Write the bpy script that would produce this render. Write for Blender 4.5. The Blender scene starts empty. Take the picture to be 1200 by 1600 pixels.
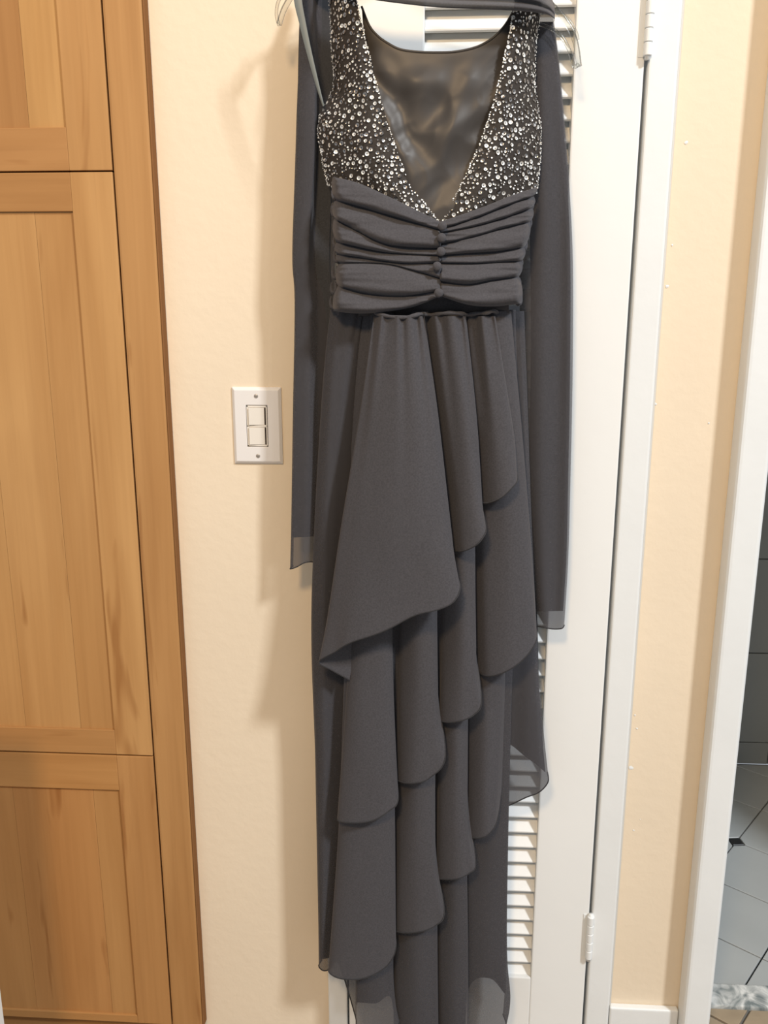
import bpy, bmesh, math, random
from mathutils import Vector, Matrix, noise
R = math.radians
C = bpy.context.scene.collection
S = bpy.context.scene
random.seed(7)

# ------------------------------------------------------------------ camera
F = 1340.0                                   # focal length in pixels of the 1200x1600 frame
PITCH, YAW = R(13.5), R(3.5)
CAMP = Vector((0, -1.37, 1.41))
cd = bpy.data.cameras.new('camera'); cam = bpy.data.objects.new('camera', cd); C.objects.link(cam)
cd.sensor_fit = 'VERTICAL'; cd.sensor_height = 36; cd.lens = F/1600*36
cam.location = CAMP; cam.rotation_euler = (R(90)-PITCH, 0, YAW); cd.clip_start = .02
S.camera = cam

# ------------------------------------------------------------------ light, exposure
w = bpy.data.worlds.new('world'); S.world = w; w.use_nodes = True
bg = w.node_tree.nodes['Background']; bg.inputs[0].default_value = (.84, .92, 1.0, 1); bg.inputs[1].default_value = .45

def area(name, loc, to, sx, sy, power, col):
    l = bpy.data.lights.new(name, 'AREA'); l.shape = 'RECTANGLE'; l.size = sx; l.size_y = sy
    l.energy = power; l.color = col
    o = bpy.data.objects.new(name, l); C.objects.link(o); o.location = loc
    o.rotation_euler = (Vector(to)-Vector(loc)).to_track_quat('-Z', 'Y').to_euler()
    return o
area('window_daylight', (3.0, -3.2, 4.9), (.1, 0, 1.0), .5, .6, 262, (.90, .95, 1.0))
area('ceiling_lamp_light', (-.40, -2.2, 2.75), (-.3, 0, .9), .3, .3, 36, (1.0, .71, .40))
S.view_settings.view_transform = 'Standard'; S.view_settings.look = 'None'
S.view_settings.gamma = 1; S.view_settings.use_curve_mapping = False
S.view_settings.exposure = 0.0

# ------------------------------------------------------------------ measuring: where the photo's sight line meets a plane y = -d
FW = Vector((-math.sin(YAW)*math.cos(PITCH), math.cos(YAW)*math.cos(PITCH), -math.sin(PITCH)))
RT = Vector((math.cos(YAW), math.sin(YAW), 0)); UP = RT.cross(FW)
def at(u, v, d=0.0):
    r = FW + RT*((u-600)/F) - UP*((v-800)/F)
    return CAMP + r*((-d-CAMP.y)/r.y)
def X(u, v=800, d=0.0): return at(u, v, d).x
def Z(u, v, d=0.0): return at(u, v, d).z

# ------------------------------------------------------------------ materials
def mat(name):
    m = bpy.data.materials.new(name); m.use_nodes = True
    nt = m.node_tree; return m, nt, nt.nodes['Principled BSDF']
def node(nt, t, **k):
    n = nt.nodes.new(t)
    for a, b in k.items():
        if a.startswith('i_'): n.inputs[a[2:].replace('_', ' ')].default_value = b
        else: setattr(n, a, b)
    return n
def simple(name, col, rough=.5, bump=0, bscale=100, var=0, vscale=8, metal=0, spec=.5, detail=3):
    m, nt, b = mat(name); L = nt.links.new
    b.inputs['Roughness'].default_value = rough; b.inputs['Metallic'].default_value = metal
    b.inputs['Specular IOR Level'].default_value = spec
    b.inputs['Base Color'].default_value = (*col, 1)
    tc = node(nt, 'ShaderNodeTexCoord')
    if var:
        n = node(nt, 'ShaderNodeTexNoise', i_Scale=vscale, i_Detail=4.0); L(tc.outputs['Object'], n.inputs['Vector'])
        r = node(nt, 'ShaderNodeValToRGB'); L(n.outputs['Fac'], r.inputs[0])
        r.color_ramp.elements[0].position = .3; r.color_ramp.elements[1].position = .7
        r.color_ramp.elements[0].color = (*[c*(1-var) for c in col], 1); r.color_ramp.elements[1].color = (*[min(1, c*(1+var)) for c in col], 1)
        L(r.outputs[0], b.inputs['Base Color'])
    if bump:
        n = node(nt, 'ShaderNodeTexNoise', i_Scale=bscale, i_Detail=float(detail)); L(tc.outputs['Object'], n.inputs['Vector'])
        bp = node(nt, 'ShaderNodeBump', i_Strength=bump, i_Distance=.002); L(n.outputs['Fac'], bp.inputs['Height'])
        L(bp.outputs[0], b.inputs['Normal'])
    return m
M = {}
M['wall'] = simple('wall_paint', (.81, .68, .515), .7, .35, 55, .025, 3, spec=.25, detail=4)
M['white'] = simple('white_gloss_paint', (.84, .84, .82), .38, .12, 40, .012, 5, spec=.4)
M['white_old'] = simple('white_trim_paint', (.80, .81, .80), .42, .15, 60, .02, 9, spec=.4)
M['ceil'] = simple('ceiling_paint', (.8, .78, .74), .8)
M['dark'] = simple('dark_gap', (.03, .02, .015), .9)
M['plate'] = simple('switch_plate_plastic', (.80, .76, .73), .32)
M['rocker'] = simple('switch_rocker_plastic', (.78, .72, .64), .32)
M['rim'] = simple('switch_rim_plastic', (.55, .49, .42), .4)
M['screw'] = simple('painted_screw', (.45, .40, .35), .4, metal=.3)
M['grout'] = simple('grout', (.16, .16, .155), .9)
M['tile_white'] = simple('white_floor_tile', (.44, .46, .455), .3, .05, 30, .04, 6)
M['tile_black'] = simple('black_dot_tile', (.02, .021, .022), .3)
M['tile_wall'] = simple('grey_wall_tile', (.27, .285, .285), .35, 0, 1, .04, 4)
M['tile_beige'] = simple('beige_floor_tile', (.36, .28, .19), .5, .15, 60, .14, 14)
M['ribbon'] = simple('grey_satin_ribbon', (.17, .185, .175), .4)
def wood(name, horiz):
    m, nt, b = mat(name); L = nt.links.new
    tc = node(nt, 'ShaderNodeTexCoord'); oi = node(nt, 'ShaderNodeObjectInfo')
    off = node(nt, 'ShaderNodeVectorMath', operation='SCALE'); off.inputs[0].default_value = (17.3, 5.1, 9.7); L(oi.outputs['Random'], off.inputs['Scale'])
    ad = node(nt, 'ShaderNodeVectorMath', operation='ADD'); L(tc.outputs['Object'], ad.inputs[0]); L(off.outputs[0], ad.inputs[1])
    def ns(sc, s, d):
        mp = node(nt, 'ShaderNodeMapping'); mp.inputs['Scale'].default_value = sc if not horiz else (sc[2], sc[1], sc[0])
        L(ad.outputs[0], mp.inputs['Vector'])
        n = node(nt, 'ShaderNodeTexNoise', i_Scale=s, i_Detail=d, i_Distortion=.6); L(mp.outputs[0], n.inputs['Vector']); return n
    n1 = ns((9, 9, .9), 1.6, 4.0); n2 = ns((90, 90, 2.5), 1.0, 5.0); n3 = ns((30, 30, 3.2), 1.0, 2.0)
    r = node(nt, 'ShaderNodeValToRGB'); L(n1.outputs['Fac'], r.inputs[0])
    e = r.color_ramp.elements; e[0].position = .28; e[1].position = .72
    e[0].color = (.425, .222, .080, 1); e[1].color = (.53, .300, .120, 1)
    mx = node(nt, 'ShaderNodeMix', data_type='RGBA', blend_type='MULTIPLY'); mx.inputs[0].default_value = .20
    r2 = node(nt, 'ShaderNodeValToRGB'); L(n2.outputs['Fac'], r2.inputs[0])
    r2.color_ramp.elements[0].color = (.62, .55, .48, 1); r2.color_ramp.elements[0].position = .3; r2.color_ramp.elements[1].position = .6
    L(r.outputs[0], mx.inputs[6]); L(r2.outputs[0], mx.inputs[7])
    # short dark mineral flecks
    r3 = node(nt, 'ShaderNodeValToRGB'); L(n3.outputs['Fac'], r3.inputs[0])
    r3.color_ramp.elements[0].position = .66; r3.color_ramp.elements[0].color = (1, 1, 1, 1)
    r3.color_ramp.elements[1].position = .75; r3.color_ramp.elements[1].color = (.72, .63, .55, 1)
    m3 = node(nt, 'ShaderNodeMix', data_type='RGBA', blend_type='MULTIPLY'); m3.inputs[0].default_value = 1
    L(mx.outputs[2], m3.inputs[6]); L(r3.outputs[0], m3.inputs[7])
    m2 = node(nt, 'ShaderNodeMix', data_type='RGBA', blend_type='MULTIPLY'); m2.inputs[0].default_value = 1
    L(m3.outputs[2], m2.inputs[6]); L(oi.outputs['Color'], m2.inputs[7]); L(m2.outputs[2], b.inputs['Base Color'])
    b.inputs['Roughness'].default_value = .5; b.inputs['Specular IOR Level'].default_value = .25
    return m
M['wood_v'] = wood('maple_vertical_grain', False); M['wood_h'] = wood('maple_horizontal_grain', True)
def marble():
    m, nt, b = mat('marble'); L = nt.links.new
    tc = node(nt, 'ShaderNodeTexCoord'); n = node(nt, 'ShaderNodeTexNoise', i_Scale=22.0, i_Detail=7.0, i_Distortion=1.6); L(tc.outputs['Object'], n.inputs['Vector'])
    r = node(nt, 'ShaderNodeValToRGB'); L(n.outputs['Fac'], r.inputs[0]); e = r.color_ramp.elements
    e[0].position = .36; e[0].color = (.22, .25, .25, 1); e[1].position = .64; e[1].color = (.80, .80, .77, 1)
    L(r.outputs[0], b.inputs['Base Color']); b.inputs['Roughness'].default_value = .3
    return m
M['marble'] = marble()
def cloth(name, col, alpha=1.0, rough=.85, sheen=.25, bump=.25, bscale=900):
    m, nt, b = mat(name); L = nt.links.new
    b.inputs['Base Color'].default_value = (*col, 1); b.inputs['Roughness'].default_value = rough
    b.inputs['Specular IOR Level'].default_value = .15
    b.inputs['Sheen Weight'].default_value = sheen; b.inputs['Sheen Roughness'].default_value = .5
    b.inputs['Sheen Tint'].default_value = (.5, .47, .47, 1)
    tc = node(nt, 'ShaderNodeTexCoord'); n = node(nt, 'ShaderNodeTexNoise', i_Scale=float(bscale), i_Detail=2.0); L(tc.outputs['Object'], n.inputs['Vector'])
    bp = node(nt, 'ShaderNodeBump', i_Strength=bump, i_Distance=.0006); L(n.outputs['Fac'], bp.inputs['Height']); L(bp.outputs[0], b.inputs['Normal'])
    n2 = node(nt, 'ShaderNodeTexNoise', i_Scale=420.0, i_Detail=2.0); L(tc.outputs['Object'], n2.inputs['Vector'])
    r = node(nt, 'ShaderNodeValToRGB'); L(n2.outputs['Fac'], r.inputs[0]); e = r.color_ramp.elements
    e[0].position = .3; e[1].position = .7
    e[0].color = (*[c*.86 for c in col], 1); e[1].color = (*[c*1.12 for c in col], 1); L(r.outputs[0], b.inputs['Base Color'])
    b.inputs['Alpha'].default_value = alpha
    return m
GREY = (.070, .067, .073)
M['chiffon'] = cloth('grey_chiffon', GREY, .79)
M['chiffon2'] = cloth('grey_chiffon_doubled', GREY, .95)
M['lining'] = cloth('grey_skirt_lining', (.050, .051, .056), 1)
M['ruched'] = cloth('grey_ruched_chiffon', GREY, 1)
M['net'] = cloth('dark_bodice_net', (.040, .034, .030), 1, .6, .15, .5, 700)
M['hem'] = cloth('rolled_hem', (.035, .034, .036), 1)
M['ribbon_dark'] = cloth('dark_gather_tape', (.05, .047, .05), 1)
def satin():
    m, nt, b = mat('dark_satin'); b.inputs['Base Color'].default_value = (.052, .046, .042, 1)
    b.inputs['Roughness'].default_value = .46; b.inputs['Specular IOR Level'].default_value = .40
    b.inputs['Specular Tint'].default_value = (1, .95, .9, 1)
    return m
M['satin'] = satin()
def metal(name, col, rough):
    m, nt, b = mat(name); b.inputs['Base Color'].default_value = (*col, 1); b.inputs['Metallic'].default_value = 1; b.inputs['Roughness'].default_value = rough
    return m
M['sequin'] = metal('silver_sequin', (.95, .93, .89), .28); M['sequin'].node_tree.nodes['Principled BSDF'].inputs['Metallic'].default_value = .6
M['sequin_dim'] = metal('unlit_sequin', (.42, .39, .37), .28)  # same silver sequins catching no light, dimness put into the colour
M['steel'] = metal('hanger_wire', (.7, .7, .7), .25)
def clear():
    m, nt, b = mat('clear_plastic'); L = nt.links.new
    out = nt.nodes['Material Output']
    t = node(nt, 'ShaderNodeBsdfTransparent'); t.inputs[0].default_value = (.90, .90, .88, 1)
    g = node(nt, 'ShaderNodeBsdfGlossy'); g.inputs['Roughness'].default_value = .12
    f = node(nt, 'ShaderNodeFresnel'); f.inputs[0].default_value = 1.5
    mx = node(nt, 'ShaderNodeMixShader'); mu = node(nt, 'ShaderNodeMath', operation='MULTIPLY'); mu.inputs[1].default_value = .6; L(f.outputs[0], mu.inputs[0]); L(mu.outputs[0], mx.inputs[0]); L(t.outputs[0], mx.inputs[1]); L(g.outputs[0], mx.inputs[2]); L(mx.outputs[0], out.inputs[0])
    return m
M['clear'] = clear()

# ------------------------------------------------------------------ mesh helpers
def link(name, me, m, parent=None):
    o = bpy.data.objects.new(name, me); C.objects.link(o)
    for x in (m if isinstance(m, (list, tuple)) else [m]): me.materials.append(x)
    if parent: o.parent = parent
    return o
def frombm(name, bm, m, parent=None, smooth=False):
    me = bpy.data.meshes.new(name); bm.normal_update(); bm.to_mesh(me); bm.free()
    if smooth:
        for p in me.polygons: p.use_smooth = True
    return link(name, me, m, parent)
def add_box(bm, x0, x1, y0, y1, z0, z1, bev=0.0, seg=2):
    vs = [bm.verts.new((x, y, z)) for x in (x0, x1) for y in (y0, y1) for z in (z0, z1)]
    fs = [(0, 1, 3, 2), (4, 6, 7, 5), (0, 4, 5, 1), (2, 3, 7, 6), (0, 2, 6, 4), (1, 5, 7, 3)]
    ff = [bm.faces.new([vs[i] for i in f]) for f in fs]
    if bev:
        es = list({e for f in ff for e in f.edges})
        bmesh.ops.bevel(bm, geom=es, offset=bev, segments=seg, affect='EDGES', profile=.6)
def box(name, x0, x1, y0, y1, z0, z1, m, parent=None, bev=0.0, seg=2):
    bm = bmesh.new(); add_box(bm, min(x0, x1), max(x0, x1), min(y0, y1), max(y0, y1), min(z0, z1), max(z0, z1), bev, seg)
    bmesh.ops.recalc_face_normals(bm, faces=bm.faces)
    return frombm(name, bm, m, parent, False)
def thing(name, label, cat, loc=(0, 0, 0)):
    o = bpy.data.objects.new(name, None); C.objects.link(o); o.location = loc; o['label'] = label; o['category'] = cat
    o.empty_display_size = .05
    return o
def setp(o, parent):                          # parent, keeping world coordinates baked in the mesh
    o.parent = parent; o.matrix_parent_inverse = Matrix.Translation(parent.location).inverted(); return o
def struct(o, label=None):
    o['kind'] = 'structure'
    if label: o['label'] = label
    return o
def cr(p, t):
    n = len(p)-1; i = min(int(t), n-1); f = t-i
    g = lambda k: p[max(0, min(n, k))]
    a, b, c, d = g(i-1), g(i), g(i+1), g(i+2)
    return tuple(.5*((2*b[k]) + (c[k]-a[k])*f + (2*a[k]-5*b[k]+4*c[k]-d[k])*f*f + (3*b[k]-a[k]-3*c[k]+d[k])*f**3) for k in range(len(b)))
def grid(name, P, m, parent, smooth=True):
    n, k = len(P), len(P[0])
    me = bpy.data.meshes.new(name)
    me.from_pydata([tuple(q) for row in P for q in row], [], [(i*k+j, i*k+j+1, (i+1)*k+j+1, (i+1)*k+j) for i in range(n-1) for j in range(k-1)])
    if smooth:
        for p in me.polygons: p.use_smooth = True
    return link(name, me, m, parent)
def tube(name, pts, r, m, parent=None, n=6, rfun=None, flat=1.0, cap=True):
    bm = bmesh.new(); add_tube(bm, pts, r, n, rfun, flat, cap)
    bmesh.ops.recalc_face_normals(bm, faces=bm.faces)
    return frombm(name, bm, m, parent, True)
def add_tube(bm, pts, r, n=6, rfun=None, flat=1.0, cap=True):
    pts = [Vector(p) for p in pts]; rings = []
    nrm = None
    for i, p in enumerate(pts):
        t = (pts[min(i+1, len(pts)-1)]-pts[max(i-1, 0)])
        if t.length < 1e-9: t = Vector((1, 0, 0))
        t.normalize()
        if nrm is None: nrm = t.orthogonal()
        nrm = (nrm - t*nrm.dot(t)).normalized(); bn = t.cross(nrm)
        rr = r*(rfun(i/(len(pts)-1)) if rfun else 1)
        rings.append([bm.verts.new(p + nrm*math.cos(2*math.pi*k/n)*rr + bn*math.sin(2*math.pi*k/n)*rr*flat) for k in range(n)])
    for a, b in zip(rings, rings[1:]):
        for k in range(n): bm.faces.new((a[k], a[(k+1) % n], b[(k+1) % n], b[k]))
    if cap: bm.faces.new(rings[0][::-1]); bm.faces.new(rings[-1])

# ================================================================== THE ROOM
TOP = 5.2
xcabr = X(277.5, 800, 0)                       # cabinet's right edge
xcl, xdl, xdr, xcr = X(501), X(538), X(959), X(1005)
xtl, xtr = X(1145, 800, .038), X(1195, 800, .038)
DOORTOP = 2.02
WT = .12
W = M['wall']
struct(box('wall_left', -1.6, xcl+.012, 0, WT, 0, TOP, W))
struct(box('wall_right', xcr-.008, xtl+.01, 0, WT, 0, TOP, W))
struct(box('wall_header', xcl+.012, xcr-.008, 0, WT, DOORTOP+.012, TOP, W))
struct(box('wall_doorway', xtl+.01, 1.9, 0, WT, 2.06, TOP, W))
struct(box('wall_far_right', 1.30, 1.9, 0, WT, 0, 2.06, W))
struct(box('ceiling', -1.6, 1.9, -2.6, 2.0, TOP, TOP+.05, M['ceil']))
struct(box('wall_closet', -.55, .45, .62, .66, 0, TOP, M['ceil']))

def clip(poly, a, b, c):                       # keep a*x+b*y<=c
    out = []
    for i in range(len(poly)):
        p, q = poly[i], poly[(i+1) % len(poly)]; dp = a*p[0]+b*p[1]-c; dq = a*q[0]+b*q[1]-c
        if dp <= 0: out.append(p)
        if dp*dq < 0:
            t = dp/(dp-dq); out.append((p[0]+(q[0]-p[0])*t, p[1]+(q[1]-p[1])*t))
    return out
def slab(name, poly, z0, z1, m, parent, bev=.0012):
    bm = bmesh.new(); vs = [bm.verts.new((x, y, z0)) for x, y in poly]; f = bm.faces.new(vs)
    if f.normal.z < 0 or True: bm.normal_update()
    if f.normal.z < 0: f.normal_flip()
    ex = bmesh.ops.extrude_face_region(bm, geom=[f]); nv = [e for e in ex['geom'] if isinstance(e, bmesh.types.BMVert)]
    for v in nv: v.co.z = z1
    top = [f for f in bm.faces if all(abs(v.co.z-z1) < 1e-6 for v in f.verts)]
    if bev and top: bmesh.ops.bevel(bm, geom=list(top[0].edges), offset=bev, segments=1, affect='EDGES')
    bmesh.ops.recalc_face_normals(bm, faces=bm.faces)
    o = frombm(name, bm, m, None); setp(o, parent); return o

floor = struct(box('floor', -1.6, 1.9, -2.6, .66, -.06, -.006, M['grout']))
def tilegrid(origin, a, T, gap, bounds, zt, m, parent, cut=None):
    ca, sa = math.cos(a), math.sin(a)
    for i in range(-12, 13):
        for j in range(-12, 13):
            h = (T-gap)/2; cx, cy = (i+.5)*T, (j+.5)*T
            q = [(cx-h, cy-h), (cx+h, cy-h), (cx+h, cy+h), (cx-h, cy+h)]
            if cut:
                q2 = []
                for (px, py), (di, dj) in zip(q, ((0, 0), (1, 0), (1, 1), (0, 1))):
                    if (i+di+j+dj) % 2 == 0:
                        sx = 1 if di == 0 else -1; sy = 1 if dj == 0 else -1
                        A, B = (px+sx*cut, py), (px, py+sy*cut)
                        q2 += ([B, A] if (di, dj) in ((0, 0), (1, 1)) else [A, B])
                    else: q2.append((px, py))
                q = q2
            q = [(origin[0]+x*ca-y*sa, origin[1]+x*sa+y*ca) for x, y in q]
            x0, x1, y0, y1 = bounds
            for c in ((1, 0, x1), (-1, 0, -x0), (0, 1, y1), (0, -1, -y0)):
                if q: q = clip(q, *c)
            if len(q) >= 3:
                ar = abs(sum(q[k][0]*q[(k+1) % len(q)][1]-q[(k+1) % len(q)][0]*q[k][1] for k in range(len(q))))/2
                if ar > .0006: slab('tile', q, -.008, zt, m, parent)
tilegrid((.62, .10), R(52), .33, .006, (-1.3, 1.3, -1.6, -.022), 0, M['tile_beige'], floor)
tilegrid((.62, .10), R(52), .33, .006, (xtr+.002, 1.30, -.022, .152), 0, M['tile_beige'], floor)
th = struct(box('trim_1', xtr-.02, 1.30, .155, .215, -.008, .006, M['marble'], None, .003), 'grey and white marble threshold strip at the tiled bathroom floor')
# bathroom beyond
bf = struct(box('floor_bathroom', .44, 1.9, .216, 1.16, -.06, -.006, M['grout']))
D0 = (.827, .735)
tilegrid(D0, R(-38), .198, .0035, (.46, 1.88, .217, 1.146), 0, M['tile_white'], bf, .022)
for i in range(-5, 8):
    for j in range(-5, 6):
        if (i+j) % 2 == 0:
            ca, sa = math.cos(R(-38)), math.sin(R(-38)); x, y = D0[0]+.198*(i*ca-j*sa), D0[1]+.198*(i*sa+j*ca)
            if .5 < x < 1.85 and .245 < y < 1.12:
                h = .0215; q = [(x+h*(c*ca-s*sa), y+h*(c*sa+s*ca)) for c, s in ((1, 0), (0, 1), (-1, 0), (0, -1))]
                slab('dot_tile', q, -.008, 0.0005, M['tile_black'], bf)
bw = struct(box('wall_bathroom', .44, 1.9, 1.155, 1.22, 0, TOP, M['grout']))
z0 = .003; rows = [.075]+[.30]*8
for hgt in rows:
    for k in range(5):
        x0 = .46+k*.3
        setp(box('wall_tile', x0, min(x0+.297, 1.9), 1.147, 1.156, z0, z0+hgt-.003, M['tile_wall'], None, .001, 1), bw)
    z0 += hgt
    if z0 > 2.3: break
struct(box('wall_bathroom_left', .42, .44, WT, 1.22, 0, TOP, M['ceil']))
struct(box('wall_bathroom_right', 1.9, 1.95, -.0, 1.22, 0, TOP, M['ceil']))

# bathroom door casing, base board
def casing(name, x0, x1, z0, z1, y, label=None, th=.016, bev=.004):
    return struct(box(name, x0, x1, -y, 0.001, z0, z1, M['white_old'], None, bev, 3), label)
casing('trim_2', xtl, xtr, 0, 2.10, .038, 'white painted casing strip of the bathroom doorway', bev=.007)
struct(box('trim_3', xtr-.014, xtr+.001, 0, WT+.03, 0, 2.06, M['white_old']), 'white jamb inside the bathroom doorway')
zb = Z(1000, 1577, .014)
b = struct(box('baseboard_right', xcr+.002, xtl-.001, -.014, 0, 0, zb, M['white_old'], None, .004, 3), 'short white baseboard below the beige wall strip')
# closet door casing and jambs
casing('trim_4', xcl, xdl-.0035, 0, DOORTOP+.05, .014, 'narrow white door casing left of the louvered door')
tr = casing('trim_5', xdr+.0045, xcr, 0, DOORTOP+.05, .016, 'narrow white door casing right of the louvered door with a bevelled outer edge')
struct(box('trim_6', xdr+.009, xcr-.006, .001, WT, 0, DOORTOP+.01, M['white_old']))
struct(box('trim_7', xcl+.010, xdl-.006, .001, WT, 0, DOORTOP+.01, M['white_old']))
struct(box('trim_8', xcl, xcr, -.014, .001, DOORTOP+.004, DOORTOP+.05, M['white_old'], None, .003))
setp(box('caulk_line', xcr-.0005, xcr+.004, -.008, 0.0, zb, DOORTOP+.05, simple('caulk', (.62, .60, .56), .6)), tr)
# flecks of white paint and filler on the beige strip
bm = bmesh.new()
for u, v, s in ((1050, 383, 5), (1042, 447, 8), (1024, 631, 6), (1107, 661, 4), (1072, 223, 7), (992, 1117, 5), (995, 1138, 5), (986, 1200, 12), (990, 1297, 5), (1000, 1280, 3)):
    p = at(u, v, 0)
    vs = [bm.verts.new((p.x+math.cos(a*math.pi/4)*s*.0004*random.uniform(.6, 1.3), -.0006, p.z+math.sin(a*math.pi/4)*s*.00035*random.uniform(.6, 1.3))) for a in range(8)]
    c = bm.verts.new((p.x, -.0012, p.z))
    for a in range(8): bm.faces.new((vs[a], vs[(a+1) % 8], c))
fl = frombm('paint_flecks', bm, M['white_old']); fl['kind'] = 'stuff'; setp(fl, bpy.data.objects['wall_right'])
# white panel end standing in front of the cabinet's left side
pe = at(3, 1570, .28)
struct(box('trim_9', pe.x-.30, pe.x, -.28, -.30+.0, 0, .9, M['white']), 'white painted panel end at the lower left in front of the maple cabinet')

# ------------------------------------------------------------------ louvered door
DY = -.012                                     # face of the stiles
door = bpy.data.objects.new('door_1', None); C.objects.link(door); door.location = (xdl, 0, 0)
door['kind'] = 'structure'; door['label'] = 'white painted louvered closet door behind the hanging dress'; door.empty_display_size = .05
xll, xlr = X(656, 800, .008), X(864, 800, .012)
Wt = M['white']
setp(box('stile', xdl, xll, DY, DY+.034, .012, DOORTOP, Wt, None, .0025), door)
setp(box('stile', xlr, xdr, DY, DY+.034, .012, DOORTOP, Wt, None, .0025), door)
zl0 = Z(830, 1527, .010)
setp(box('rail', xll, xlr, DY, DY+.034, .012, zl0, Wt, None, .002), door)
setp(box('rail', xll, xlr, DY, DY+.034, DOORTOP-.10, DOORTOP, Wt, None, .002), door)
pitch = .0302; z = zl0+.012; slatme = None
while z < DOORTOP-.105:
    if slatme is None:
        bm = bmesh.new(); add_box(bm, xll-.004, xlr+.004, -.021, .021, -.003, .003, .0015, 1)
        bmesh.ops.rotate(bm, verts=bm.verts, cent=(0, 0, 0), matrix=Matrix.Rotation(R(52), 3, 'X'))
        bmesh.ops.recalc_face_normals(bm, faces=bm.faces)
        o = frombm('slat', bm, Wt); slatme = o.data
    else:
        o = bpy.data.objects.new('slat', slatme); C.objects.link(o)
    setp(o, door); o.location = (0, DY+.022, z)
    z += pitch
def hinge(zc):
    x = xdr+.002
    bm = bmesh.new(); add_box(bm, x-.012, x+.012, DY-.0012, DY-.0002, zc-.044, zc+.044)
    h = setp(frombm('hinge', bm, M['white_old']), door)
    for k in range(5):
        za = zc-.044+k*.0178
        bm = bmesh.new()
        add_tube(bm, [(x, DY-.006, za), (x, DY-.006, za+.0008), (x, DY-.006, za+.016), (x, DY-.006, za+.0170)], .0062, 20, lambda t: .86 if t in (0, 1) else 1)
        o = frombm('knuckle', bm, M['white_old'], None, False); o.parent = h
        o.location = (0, 0, 0)
    o = tube('hinge_pin', [(x, DY-.006, zc-.049), (x, DY-.006, zc+.049)], .0040, M['white_old'], h, 10)
hinge(Z(1020, 88, .02)+.045); hinge(Z(925, 1466, .02))

# ------------------------------------------------------------------ maple pantry cabinet
CD = .022
cab = thing('pantry_cabinet', 'tall honey maple cabinet with framed panel doors built in at the left', 'cabinet', (-.76, 0, 0))
def wbox(name, x0, x1, y0, y1, z0, z1, tint, horiz=False, parent=None, bev=.0012):
    # the grain texture needs the board's own coordinates
    cx, cy, cz = (x0+x1)/2, (y0+y1)/2, (z0+z1)/2
    o = box(name, x0-cx, x1-cx, y0-cy, y1-cy, z0-cz, z1-cz, M['wood_h'] if horiz else M['wood_v'], None, bev)
    o.location = (cx, cy, cz); o.color = (*tint, 1)
    p = parent or cab
    o.parent = p
    o.matrix_parent_inverse = Matrix.Translation(Vector(p.location) + (Vector(cab.location)*0)).inverted() if p is cab else Matrix.Translation(Vector(p.location)).inverted()
    return o
xg = X(213, 800, CD); xpan = X(152, 800, CD); xl = xg-.56
zt1 = Z(120, 267.5, CD); zt2 = Z(150, 1180, CD)
wbox('face_stile', xg+.0012, xcabr-.0024, -CD, .0-.0005, .06, 2.42, (.93, .88, .84), bev=.004)
setp(box('side_shade_strip', xcabr-.0022, xcabr, -CD+.001, -.0005, .06, 2.42, simple('maple_side_shade', (.25, .12, .05), .9, spec=0.0), None, .0012), cab)  # added strip: the cabinet side's shade put into a dark, matte colour
wbox('face_stile', xl-.075, xl-.0012, -CD, -.0005, .06, 2.42, (.93, .88, .84), bev=.003)
o = box('gap_backing', xl-.002, xg+.004, -.003, -.0006, .06, 2.42, M['dark']); setp(o, cab)
def cabdoor(z0, z1, boards, gap_t=.0012, gap_b=.0012, tints=((1, 1, 1), (.92, .86, .8), (.95, .9, .86)), pan_top=None, pan_bot=None):
    xr, xlft = xg-.0012, xl+.0012
    st = xg-xpan
    z0 += gap_b; z1 -= gap_t
    pt, pb = pan_top or z1-st, pan_bot or z0+st
    d = wbox('door', xlft+.01, xr-.01, -.0095, -.0032, z0+.01, z1-.01, (.9, .85, .8), False, None, 0)
    wbox('stile', xr-st, xr, -CD+.0008, -.0035, z0, z1, tints[0], False, d)
    wbox('stile', xlft, xlft+st, -CD+.0008, -.0035, z0, z1, tints[0], False, d)
    wbox('rail', xlft+st, xr-st, -CD+.0012, -.0035, pt, z1, tints[1], True, d)
    wbox('rail', xlft+st, xr-st, -CD+.0012, -.0035, z0, pb, tints[2], True, d)
    x = xr-st
    for wd, t in boards:
        xa = max(x-wd, xlft+st)
        wbox('board', xa+.0002, x-.0002, -.0165, -.0095, pb, pt, t, False, d, .0002)
        x = xa
        if x <= xlft+st+.001: break
    return d
cabdoor(zt1, 2.38, [(.058, (1.06, 1.06, 1.0)), (.11, (.90, .84, .80)), (.13, (.97, .94, .9)), (.3, (.9, .86, .8))], tints=((1, .97, .94), (.9, .85, .8), (.88, .80, .74)), pan_bot=Z(60, 200, .017))
cabdoor(zt2, zt1, [(.062, (1.0, .97, .93)), (.10, (1.05, 1.04, 1.02)), (.16, (1.0, .98, .94)), (.3, (.95, .9, .86))], gap_b=.0022, tints=((1.06, 1.05, 1.03), (.88, .81, .74), (.95, .90, .86)), pan_top=Z(60, 331, .017), pan_bot=Z(60, 1136, .017))
cabdoor(.062, zt2, [(.05, (.97, .92, .86)), (.15, (.96, .86, .78)), (.12, (.99, .91, .83)), (.3, (.95, .87, .79))], gap_t=.0006, tints=((.95, .88, .82), (1.0, .93, .84), (.95, .88, .80)), pan_top=Z(60, 1229, .017), pan_bot=Z(60, 1577, .017))
box_t = wbox('toe_board', xl-.07, xcabr-.01, -.006, -.0005, 0, .06, (.75, .7, .65), True)

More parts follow.
